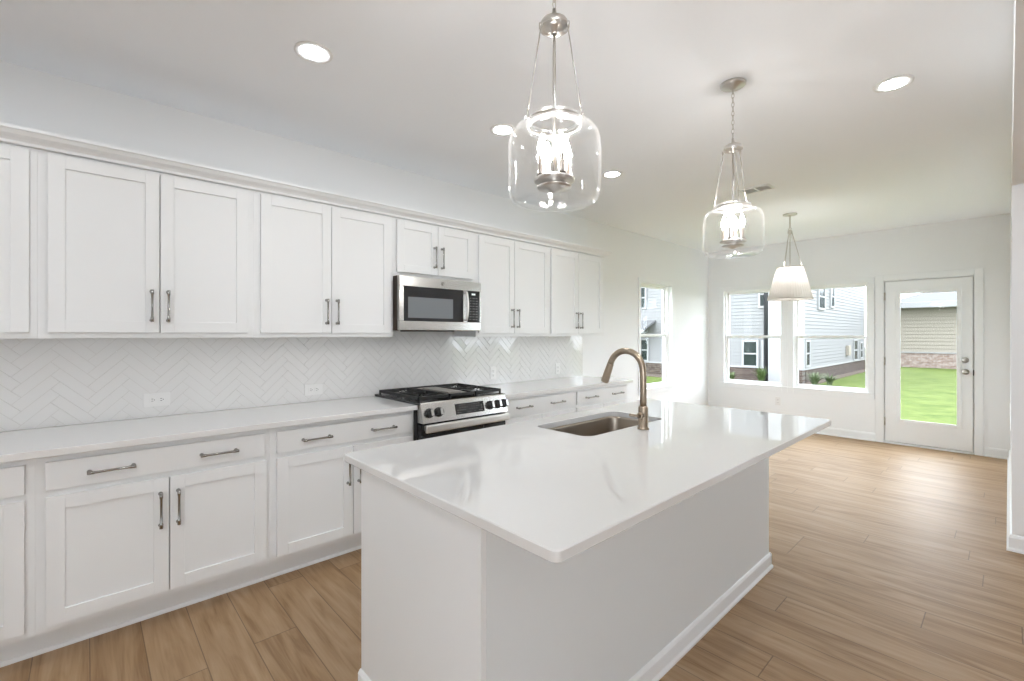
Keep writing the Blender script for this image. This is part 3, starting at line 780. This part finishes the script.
# faucet
FX, FY = 2.120, 2.068
t = thing('kitchen_faucet', 'champagne bronze gooseneck faucet standing behind the island sink', 'faucet', (FX, FY, CT))
bm = B(); lathe(bm, [(0, 0), (0.029, 0), (0.029, 0.006), (0.026, 0.010), (0.0245, 0.012), (0.0245, 0.108), (0.021, 0.116), (0, 0.116)], (FX, FY, CT + 0.0004), 32); body = obj('body', bm, M['bronze'], t)
bm = B(); R_ = 0.100; cz = 1.207; cx = FX - R_ - 0.002
pts = [(FX, FY, 1.025), (FX, FY, 1.10), (FX, FY, 1.16)]
for k in range(0, 17):
    a = math.radians(164 * k / 16); pts.append((cx + R_ * math.cos(a), FY, cz + R_ * math.sin(a)))
tube(bm, pts, 0.0165, 20); obj('gooseneck_spout', bm, M['bronze'], t)
e = Vector(pts[-1]); dd = (Vector(pts[-1]) - Vector(pts[-2])).normalized()
bm = B(); tube(bm, [e - dd * 0.002, e + dd * 0.004, e + dd * 0.010, e + dd * 0.045, e + dd * 0.10, e + dd * 0.106], [0.0172, 0.0182, 0.0180, 0.0195, 0.0215, 0.020], 24); obj('spray_head', bm, M['bronze'], t)
bm = B(); tube(bm, [(FX, FY - 0.018, 0.985), (FX, FY - 0.034, 0.985), (FX, FY - 0.038, 0.985)], [0.0175, 0.0175, 0.014], 20)
tube(bm, [(FX, FY - 0.034, 0.985), (FX - 0.004, FY - 0.06, 0.988), (FX - 0.010, FY - 0.105, 0.996)], [0.0065, 0.0055, 0.0075], 12)
obj('lever', bm, M['bronze'], t)

# ------------------------------------------------------------------ pendants
def chain(bm, x, y, z0, z1):
    n = max(2, round((z1 - z0) / 0.024)); st = (z1 - z0) / n
    for k in range(n):
        c = Vector((x, y, z0 + st * (k + 0.5))); hx = 0.0065; hz = st * 0.5 + 0.004
        pts = []
        for j in range(13):
            a = j * math.tau / 12; s, z = hx * math.cos(a), hz * math.sin(a)
            pts.append(c + (Vector((s, 0, z)) if k % 2 else Vector((0, s, z))))
        tube(bm, pts, 0.0017, 6, cap=False)

def glass_pendant(x, y, rot, label):
    t = thing('pendant_light', label, 'pendant light', (x, y, CEIL), 'glass pendants over the island')
    bm = B(); lathe(bm, [(0, -0.030), (0.012, -0.030), (0.020, -0.022), (0.056, -0.016), (0.064, -0.010), (0.065, -0.0005), (0, -0.0005)], (x, y, CEIL), 40); obj('canopy', bm, M['lampmetal'], t)
    bm = B(); chain(bm, x, y, 2.452, CEIL - 0.028); obj('chain', bm, M['lampmetal'], t)
    bm = B()
    lathe(bm, [(0, 0.062), (0.006, 0.062), (0.008, 0.042), (0.014, 0.033), (0.030, 0.029), (0.042, 0.021), (0.047, 0.012), (0.0485, 0.004), (0.0485, -0.001), (0.045, -0.002), (0.042, 0.005), (0.028, 0.008), (0.013, 0.006), (0.011, -0.018), (0, -0.018)], (x, y, 2.388), 40)
    for k in range(3):
        a = rot + k * math.tau / 3; cx, cy = x + 0.041 * math.cos(a), y + 0.041 * math.sin(a)
        tube(bm, [(cx, cy, 2.392), (cx + 0.010 * math.cos(a), cy + 0.010 * math.sin(a), 2.388), (cx + 0.010 * math.cos(a), cy + 0.010 * math.sin(a), 2.372)], [0.005, 0.006, 0.005], 8)
    obj('hub', bm, M['lampmetal'], t)
    for k in range(3):
        a = rot + k * math.tau / 3; c, s = math.cos(a), math.sin(a)
        bm = B(); tube(bm, [(x + 0.050 * c, y + 0.050 * s, 2.375), (x + 0.070 * c, y + 0.070 * s, 2.25), (x + 0.096 * c, y + 0.096 * s, 2.102)], 0.0022, 6); obj('wire', bm, M['lampmetal'], t)
    bm = B()
    lathe(bm, [(0.0865, 2.070), (0.0895, 2.070), (0.0895, 2.083), (0.0865, 2.083)], (x, y, 0), 48, closed=True)
    for k in range(3):
        a = rot + k * math.tau / 3; c, s = math.cos(a), math.sin(a)
        tube(bm, [(x + 0.088 * c, y + 0.088 * s, 2.077), (x + 0.105 * c, y + 0.105 * s, 2.077)], [0.004, 0.007], 10)
        tube(bm, [(x + 0.096 * c, y + 0.096 * s, 2.077), (x + 0.096 * c, y + 0.096 * s, 2.104)], 0.003, 8)
    obj('collar', bm, M['lampmetal'], t)
    # clear glass jar: outer wall then inner wall
    prof = [(0.083, 2.090), (0.0855, 2.086), (0.0845, 2.072), (0.088, 2.0645), (0.112, 2.061), (0.130, 2.054), (0.142, 2.040), (0.149, 2.016), (0.151, 1.985), (0.151, 1.87), (0.147, 1.846), (0.139, 1.829), (0.124, 1.820), (0.105, 1.817), (0, 1.817)]
    inner = [(0, 1.823), (0.103, 1.823), (0.121, 1.826), (0.135, 1.834), (0.143, 1.849), (0.147, 1.872), (0.147, 1.984), (0.145, 2.013), (0.139, 2.035), (0.128, 2.048), (0.111, 2.055), (0.085, 2.0595), (0.081, 2.070), (0.0815, 2.086)]
    bm = B(); lathe(bm, prof, (x, y, 0), 64); lathe(bm, inner, (x, y, 0), 64)
    lathe(bm, [(0.0815, 2.086), (0.083, 2.090)], (x, y, 0), 64)
    bmesh.ops.remove_doubles(bm, verts=bm.verts[:], dist=0.0002)
    jar = obj('glass_jar', bm, M['thinglass'], t)
    bm = B()
    for rr, zz, tt in ((0.0825, 2.090, 0.0038), (0.084, 2.060, 0.0032)):
        bm = B(); lathe(bm, [(rr + tt * math.cos(q * math.tau / 8), zz + tt * math.sin(q * math.tau / 8)) for q in range(8)], (x, y, 0), 56, closed=True)
        obj('thick_glass_rim', bm, M['rimglass'], jar)
    bm = B(); tube(bm, [(x, y, 2.370), (x, y, 1.90)], 0.0055, 12); obj('stem', bm, M['lampmetal'], t)
    bm = B(); lathe(bm, [(0, 1.915), (0.012, 1.912), (0.016, 1.904), (0.060, 1.900), (0.066, 1.896), (0.066, 1.890), (0.058, 1.886), (0.030, 1.882), (0.030, 1.876), (0.055, 1.872), (0.055, 1.868), (0.026, 1.864), (0.010, 1.856), (0, 1.852)], (x, y, 0), 40); obj('candle_tray', bm, M['lampmetal'], t)
    for k in range(4):
        a = rot + 0.5 + k * math.tau / 4; cx, cy = x + 0.046 * math.cos(a), y + 0.046 * math.sin(a)
        bm = B(); lathe(bm, [(0, 1.8995), (0.016, 1.8995), (0.016, 1.905), (0.0105, 1.908), (0.0105, 1.965), (0, 1.965)], (cx, cy, 0), 18); sl = obj('candle_sleeve', bm, M['sleeve'], t)
        bm = B(); lathe(bm, [(0, 1.9655), (0.006, 1.9655), (0.0105, 1.976), (0.0135, 1.990), (0.0115, 2.006), (0.006, 2.022), (0.0018, 2.034), (0, 2.036)], (cx, cy, 0), 18); obj('candle_bulb', bm, M['bulb'], sl)
glass_pendant(2.372, 1.117, math.radians(131.9), 'clear glass jar pendant hanging nearest, over the near half of the island')
glass_pendant(2.365, 2.560, math.radians(66.6), 'clear glass jar pendant over the far end of the island')

x, y = 1.708, 5.796
t = thing('shade_pendant', 'pendant with tapered white fabric shade, farthest from the island', 'pendant light', (x, y, CEIL))
bm = B(); lathe(bm, [(0, -0.028), (0.010, -0.028), (0.014, -0.020), (0.060, -0.016), (0.070, -0.012), (0.070, -0.0005), (0, -0.0005)], (x, y, CEIL), 40); obj('canopy', bm, M['lampmetal'], t)
bm = B(); tube(bm, [(x, y, CEIL - 0.025), (x, y, 2.585)], 0.006, 10)
for q in range(1):
    pts = [(x + 0.014 * math.cos(j * math.tau / 12), y + 0.014 * math.sin(j * math.tau / 12) * 0.74, 2.575 + 0.014 * math.sin(j * math.tau / 12)) for j in range(13)]
    tube(bm, pts, 0.003, 6, cap=False)
tube(bm, [(x, y, 2.565), (x, y, 1.86)], 0.005, 10); obj('stem', bm, M['lampmetal'], t)
bm = B(); lathe(bm, [(0, 2.567), (0.012, 2.565), (0.022, 2.552), (0.024, 2.530), (0.018, 2.520), (0, 2.518)], (x, y, 0), 24); obj('hub', bm, M['lampmetal'], t)
for k in range(3):
    a = math.radians(20 + 120 * k); c, s = math.cos(a), math.sin(a)
    bm = B(); tube(bm, [(x + 0.018 * c, y + 0.018 * s, 2.54), (x + 0.085 * c, y + 0.085 * s, 2.27), (x + 0.118 * c, y + 0.118 * s, 2.147)], 0.004, 8); obj('wire', bm, M['lampmetal'], t)
bm = B(); seg = 96
ra = []; rb = []
for k in range(seg):
    a = k * math.tau / seg; j = 0.0016 if k % 2 else -0.0016
    ra.append(bm.verts.new((x + (0.128 + j) * math.cos(a), y + (0.128 + j) * math.sin(a), 2.145)))
    rb.append(bm.verts.new((x + (0.222 + j) * math.cos(a), y + (0.222 + j) * math.sin(a), 1.790)))
for k in range(seg): bm.faces.new((ra[k], ra[(k + 1) % seg], rb[(k + 1) % seg], rb[k]))
sh = obj('lamp_shade', bm, M['shade'], t)
bm = B()
lathe(bm, [(0.127, 2.141), (0.131, 2.141), (0.131, 2.149), (0.127, 2.149)], (x, y, 0), 64, closed=True)
lathe(bm, [(0.221, 1.784), (0.226, 1.784), (0.226, 1.794), (0.221, 1.794)], (x, y, 0), 64, closed=True)
obj('shade_rim', bm, M['shade'], sh)
bm = B()
for k in range(3):
    a = math.radians(20 + 120 * k); tube(bm, [(x, y, 2.147), (x + 0.127 * math.cos(a), y + 0.127 * math.sin(a), 2.147)], 0.003, 8)
obj('shade_spider', bm, M['lampmetal'], t)
bm = B(); lathe(bm, [(0, 1.90), (0.020, 1.895), (0.040, 1.875), (0.040, 1.868), (0.012, 1.86), (0.006, 1.79), (0.014, 1.780), (0.010, 1.770), (0, 1.766)], (x, y, 0), 24); obj('finial', bm, M['lampmetal'], t)
for k in range(3):
    a = math.radians(80 + 120 * k); cx, cy = x + 0.055 * math.cos(a), y + 0.055 * math.sin(a)
    bm = B(); lathe(bm, [(0, 2.00), (0.012, 2.00), (0.024, 2.03), (0.024, 2.05), (0.012, 2.075), (0, 2.08)], (cx, cy, 0), 16); obj('bulb', bm, M['shadebulb'], t)
    bm = B(); tube(bm, [(x, y, 1.885), (cx, cy, 1.885), (cx, cy, 2.00)], 0.006, 8); obj('bulb_arm', bm, M['lampmetal'], t)

# ------------------------------------------------------------------ recessed lights and vent
def downlight(x, y, label, group):
    t = thing('recessed_light', label, 'ceiling light', (x, y, CEIL), group)
    bm = B(); lathe(bm, [(0.057, -0.0045), (0.080, -0.006), (0.086, -0.004), (0.087, -0.0003), (0.057, -0.0003)], (x, y, CEIL), 48, closed=True); obj('trim_ring', bm, M['plastic'], t)
    bm = B(); lathe(bm, [(0, -0.0035), (0.0565, -0.0035), (0.0565, -0.0005), (0, -0.0005)], (x, y, CEIL), 48); obj('lens', bm, M['lens'], t)
G = 'recessed ceiling lights'
downlight(1.115, 0.80, 'recessed light in the ceiling nearest the left side of the view', G)
downlight(1.108, 2.02, 'recessed light partly behind the left of the nearest glass pendant', G)
downlight(1.107, 3.25, 'recessed light just right of the nearest glass pendant', G)
downlight(2.953, 3.19, 'recessed light alone at the upper right of the ceiling', G)
G = 'added ceiling lights out of view'
for x, y in ((1.11, -0.42), (1.11, -1.64), (2.03, -0.42), (2.03, -1.64), (2.95, -0.42), (2.95, 0.80), (2.95, 1.99), (4.6, 2.9), (6.6, 2.4)):  # unseen lamps added to brighten the room
    downlight(x, y, 'added ceiling light beyond the edge of the view, brightens the room', G)
t = thing('ceiling_vent', 'white ceiling air register near the far end of the kitchen', 'vent', (1.788, 4.565, CEIL))
bm = B()
vx0, vx1, vy0, vy1 = 1.655, 1.921, 4.475, 4.655
for q in ((vx0, vx0 + 0.022, vy0, vy1), (vx1 - 0.022, vx1, vy0, vy1), (vx0 + 0.022, vx1 - 0.022, vy0, vy0 + 0.022), (vx0 + 0.022, vx1 - 0.022, vy1 - 0.022, vy1), (1.780, 1.796, vy0 + 0.022, vy1 - 0.022)):
    box(bm, q[0], q[1], q[2], q[3], CEIL - 0.009, CEIL - 0.0005, bev=0.002)
obj('frame', bm, M['plastic'], t)
bm = B(); box(bm, vx0 + 0.02, vx1 - 0.02, vy0 + 0.02, vy1 - 0.02, CEIL - 0.0018, CEIL - 0.0006); obj('duct_opening', bm, M['dark'], t)
bm = B()
for k in range(8):
    y = vy0 + 0.03 + k * 0.0165
    prism(bm, [(y, CEIL - 0.0085), (y + 0.0015, CEIL - 0.0085), (y + 0.009, CEIL - 0.002), (y + 0.0075, CEIL - 0.002)], 'x', vx0 + 0.022, vx1 - 0.022)
obj('louvres', bm, M['plastic'], t)

# ------------------------------------------------------------------ outside
GZ = -0.20
bm = B()
for q in ((-45, 50, YB + 0.14, 70), (-45, -0.14, -30, YB + 0.14), (XW1, 50, YJ + 0.14, YB + 0.14)): box(bm, q[0], q[1], q[2], q[3], GZ - 0.3, GZ)
tag(obj('lawn', bm, M['lawn'], None, (0, 20, GZ)), 'bright green mown lawn outside the windows and door', 'grass', kind='stuff')
bm = B()  # unseen paving added instead of lawn so bounced light is not green
for q in ((XL + 0.14, 50, -30, YJ + 0.14), (-0.14, XL + 0.14, -30, YR - 0.14)): box(bm, q[0], q[1], q[2], q[3], GZ - 0.3, GZ)
struct('bounce_paving', bm, M['concrete'], 'unseen pale concrete paving added to keep bounced daylight neutral', 'paving')
bm = B(); box(bm, -0.139, XW1 - 0.001, YR - 0.139, YB + 0.139, GZ - 0.3, -0.1205); box(bm, XW1 - 0.001, XL + 0.139, YR - 0.139, YJ + 0.139, GZ - 0.3, -0.1205)
struct('foundation', bm, M['concrete'], 'concrete foundation under the room', 'foundation')

def siding(bm, axis, plane, sgn, s0, s1, z0, z1, e=0.118, g=0.009):
    # lap boards: each a wedge, thick at the bottom; face looks along sgn*axis
    z = z0
    while z < z1 - 1e-4:
        zt = min(z + e, z1)
        q = [(plane, z), (plane + sgn * 0.026, z), (plane + sgn * 0.014, zt - g), (plane, zt - g)]
        if axis == 'y': prism(bm, q, 'x', s0, s1)
        else: prism(bm, q, 'y', s0, s1)
        z = zt

def house_window(parent, axis, plane, s0, s1, z0, z1, fw=0.07, rail=True):
    bm = B()
    def bx(a, b, d0, d1, c, d):
        if axis == 'y': box(bm, a, b, plane - d1, plane - d0, c, d)
        else: box(bm, plane + d0, plane + d1, a, b, c, d)
    bx(s0 - fw, s0, 0.0, 0.05, z0 - fw, z1 + fw); bx(s1, s1 + fw, 0.0, 0.05, z0 - fw, z1 + fw)
    bx(s0, s1, 0.0, 0.05, z0 - fw, z0); bx(s0, s1, 0.0, 0.05, z1, z1 + fw)
    if rail: bx(s0, s1, 0.0, 0.042, (z0 + z1) / 2 - 0.025, (z0 + z1) / 2 + 0.025)
    f = obj('window', bm, M['extrim'], parent)
    bm = B()
    if axis == 'y': box(bm, s0, s1, plane - 0.03, plane, z0, z1)
    else: box(bm, plane, plane + 0.03, s0, s1, z0, z1)
    obj('pane', bm, M['exglass'], f)

# neighbouring house seen through the sash windows
AX, AY, AX0, AY1, AZ = -1.10, 16.8, -11.0, 26.1, 5.9
t = thing('neighbor_house', 'white lap-sided house outside the sash windows', 'house', ((AX0 + AX) / 2, 21, GZ))
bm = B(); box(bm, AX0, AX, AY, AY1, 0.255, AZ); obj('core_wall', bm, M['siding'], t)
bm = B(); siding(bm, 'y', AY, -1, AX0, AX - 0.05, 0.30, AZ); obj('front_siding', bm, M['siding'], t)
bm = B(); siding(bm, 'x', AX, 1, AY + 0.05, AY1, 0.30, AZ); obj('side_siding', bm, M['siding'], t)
bm = B(); box(bm, AX0, AX, AY - 0.02, AY + 0.3, GZ, 0.255); obj('front_brick_base', bm, M['brickx'], t)
bm = B(); box(bm, AX - 0.3, AX + 0.02, AY + 0.3, AY1, GZ, 0.255); obj('side_brick_base', bm, M['bricky'], t)
bm = B(); box(bm, AX0, AX + 0.04, AY - 0.045, AY, 0.245, 0.30); box(bm, AX, AX + 0.045, AY, AY1, 0.245, 0.30); obj('ledge_trim', bm, M['extrim'], t)
bm = B(); box(bm, -2.05, -1.66, AY - 0.20, AY - 0.001, GZ, AZ, bev=0.006); obj('corner_pilaster', bm, M['extrim'], t)
bm = B(); box(bm, AX - 0.30, AX + 0.03, AY - 0.03, AY - 0.0005, 0.30, AZ); box(bm, AX, AX + 0.03, AY, AY + 0.14, 0.30, AZ); obj('corner_board', bm, M['extrim'], t)
bm = B()
tube(bm, [(-2.115, AY - 0.12, GZ + 0.05), (-2.115, AY - 0.12, 3.75), (-2.16, AY - 0.14, 3.95), (-2.65, AY - 0.34, 4.55), (-2.70, AY - 0.36, 4.75), (-2.70, AY - 0.36, AZ - 0.1)], 0.092, 4)
obj('downspout', bm, M['gutter'], t)
house_window(t, 'y', AY - 0.02, -2.87, -2.46, 0.33, 1.14); house_window(t, 'y', AY - 0.02, -2.23, -1.82, 0.33, 1.14)
house_window(t, 'y', AY - 0.02, -2.34, -1.95, 2.36, 3.15); house_window(t, 'y', AY - 0.02, -7.25, -6.72, 2.50, 3.30)
house_window(t, 'y', AY - 0.02, -7.05, -6.62, 0.36, 1.16)
for s0, s1, z0, z1 in ((16.63, 16.98, 0.36, 1.18),): pass
house_window(t, 'x', AX + 0.02, 17.00, 17.35, 0.40, 1.15)
house_window(t, 'x', AX + 0.02, 18.45, 19.15, 2.32, 3.10); house_window(t, 'x', AX + 0.02, 20.05, 20.45, 2.44, 3.15)
house_window(t, 'x', AX + 0.02, 23.75, 24.35, 0.34, 1.12); house_window(t, 'x', AX + 0.02, 24.95, 25.35, 0.40, 1.0)
bm = B(); box(bm, AX + 0.02, AX + 0.14, 22.4, 22.75, 0.55, 0.95, bev=0.01); obj('meter_box', bm, M['siding2'], t)
bm = B()                                      # little shed roof on the front
prism(bm, [(AY, 1.98), (AY, 1.90), (AY - 1.0, 1.50), (AY - 1.0, 1.57)], 'x', -9.0, -6.25); obj('awning_roof', bm, M['roof'], t)
bm = B(); box(bm, -9.0, -6.20, AY - 1.02, AY - 0.99, 1.46, 1.58); obj('awning_fascia', bm, M['extrim'], t)
bm = B()
o_ = 0.4; ex0, ex1, ey0, ey1 = AX0 - o_, AX + o_, AY - o_, AY1 + o_
vs = [bm.verts.new(p) for p in ((ex0, ey0, AZ), (ex1, ey0, AZ), (ex1, ey1, AZ), (ex0, ey1, AZ), ((ex0 + ex1) / 2 - 0.5, (ey0 + ey1) / 2, AZ + 2.6), ((ex0 + ex1) / 2 + 0.5, (ey0 + ey1) / 2, AZ + 2.6))]
for q in ((0, 1, 5, 4), (1, 2, 5), (2, 3, 4, 5), (3, 0, 4), (3, 2, 1, 0)): bm.faces.new([vs[i] for i in q])
obj('hip_roof', bm, M['roof'], t)
bm = B(); box(bm, ex0, ex1, ey0 - 0.03, ey0, AZ - 0.16, AZ + 0.02); box(bm, ex1, ex1 + 0.03, ey0 - 0.03, ey1, AZ - 0.16, AZ + 0.02); box(bm, ex0, ex1, ey0, AY, AZ - 0.03, AZ - 0.005); box(bm, AX, ex1, AY, ey1, AZ - 0.03, AZ - 0.005)
obj('eaves', bm, M['extrim'], t)

# house behind the lawn, seen through the door
BY, BX0, BX1, BZ = 29.5, -0.40, 14.0, 2.66
t = thing('rear_house', 'beige-sided house with brick base beyond the lawn, seen through the door', 'house', (6.8, 33, GZ))
bm = B(); box(bm, BX0, BX1, BY, BY + 8, 0.50, BZ + 0.3); obj('core_wall', bm, M['siding2'], t)
bm = B(); siding(bm, 'y', BY, -1, BX0, BX1, 0.55, BZ + 0.3, 0.17, 0.028); obj('siding', bm, M['siding2'], t)
bm = B(); box(bm, BX0, BX1, BY - 0.06, BY + 0.3, GZ, 0.52); obj('brick_base', bm, M['brickp'], t)
bm = B(); box(bm, BX0 - 0.02, BX1, BY - 0.09, BY - 0.06, 0.50, 0.55); obj('brick_cap', bm, M['extrim'], t)
e0 = BY - 0.6
bm = B(); box(bm, BX0 - 0.5, BX1 + 0.5, e0 - 0.06, e0, BZ, 2.93, bev=0.01); box(bm, BX0 - 0.5, BX1 + 0.5, e0, BY + 0.1, BZ + 0.06, BZ + 0.09); box(bm, BX0 - 0.56, BX0 - 0.5, e0 - 0.06, BY + 8, BZ, 2.93)
obj('eaves', bm, M['extrim'], t)
bm = B()
vs = [bm.verts.new(p) for p in ((BX0 - 0.5, e0, 2.92), (BX1 + 0.5, e0, 2.92), (BX1 + 0.5, BY + 8.6, 2.92), (BX0 - 0.5, BY + 8.6, 2.92), (BX0 + 5.5, BY + 4, 5.1), (BX1 - 5.5, BY + 4, 5.1))]
for q in ((0, 1, 5, 4), (1, 2, 5), (2, 3, 4, 5), (3, 0, 4), (3, 2, 1, 0)): bm.faces.new([vs[i] for i in q])
obj('hip_roof', bm, M['roof'], t)

# planting bed and plants along the neighbouring house
bm = B(); box(bm, AX0, AX + 0.021, AY - 1.15, AY - 0.201, GZ + 0.0005, GZ + 0.03); box(bm, AX + 0.021, AX + 0.32, AY - 1.15, AY1, GZ + 0.0005, GZ + 0.03)
tag(obj('planting_bed', bm, M['soil'], None, (-4, AY - 0.6, GZ)), 'brown mulch bed along the foot of the neighbouring house', 'mulch', kind='stuff')
def grass_clump(x, y, h, n, spread, m, label, name='ornamental_grass', cat='plant', group='plants along the neighbouring house'):
    bm = B(); r = random.Random(int(abs(x * 100) + y * 10)); zb = GZ + 0.0302
    for i in range(n):
        a = r.uniform(0, math.tau); hh = h * r.uniform(0.6, 1.0); sp = spread * r.uniform(0.2, 1.0); wd = r.uniform(0.014, 0.030)
        dx, dy = math.cos(a), math.sin(a); bx_, by_ = x + r.uniform(-0.05, 0.05), y + r.uniform(-0.05, 0.05)
        prev = None
        for k in range(5):
            s = k / 4; px, py, pz = bx_ + dx * sp * s ** 1.6, by_ + dy * sp * s ** 1.6, zb + hh * (s - 0.28 * s ** 3 * (sp / spread))
            ww = wd * (1 - s * 0.9)
            p = [bm.verts.new((px - dy * ww, py + dx * ww, pz)), bm.verts.new((px + dy * ww, py - dx * ww, pz))]
            if prev: bm.faces.new((prev[0], prev[1], p[1], p[0]))
            prev = p
    tag(obj(name, bm, m, None, (x, y, zb)), label, cat, group)
grass_clump(-2.05, 16.0, 0.62, 90, 0.34, M['leaf2'], 'bright green leafy plant at the right foot of the left window view')
grass_clump(-3.05, 16.2, 0.36, 60, 0.30, M['leaf2'], 'small green plant at the left foot of the left window view')
grass_clump(-0.62, 16.2, 0.52, 110, 0.45, M['leaf'], 'pale spiky grass clump at the left foot of the right window view')
grass_clump(-0.42, 17.0, 0.42, 90, 0.40, M['leaf'], 'pale spiky grass clump right of the larger clump in the right window view')
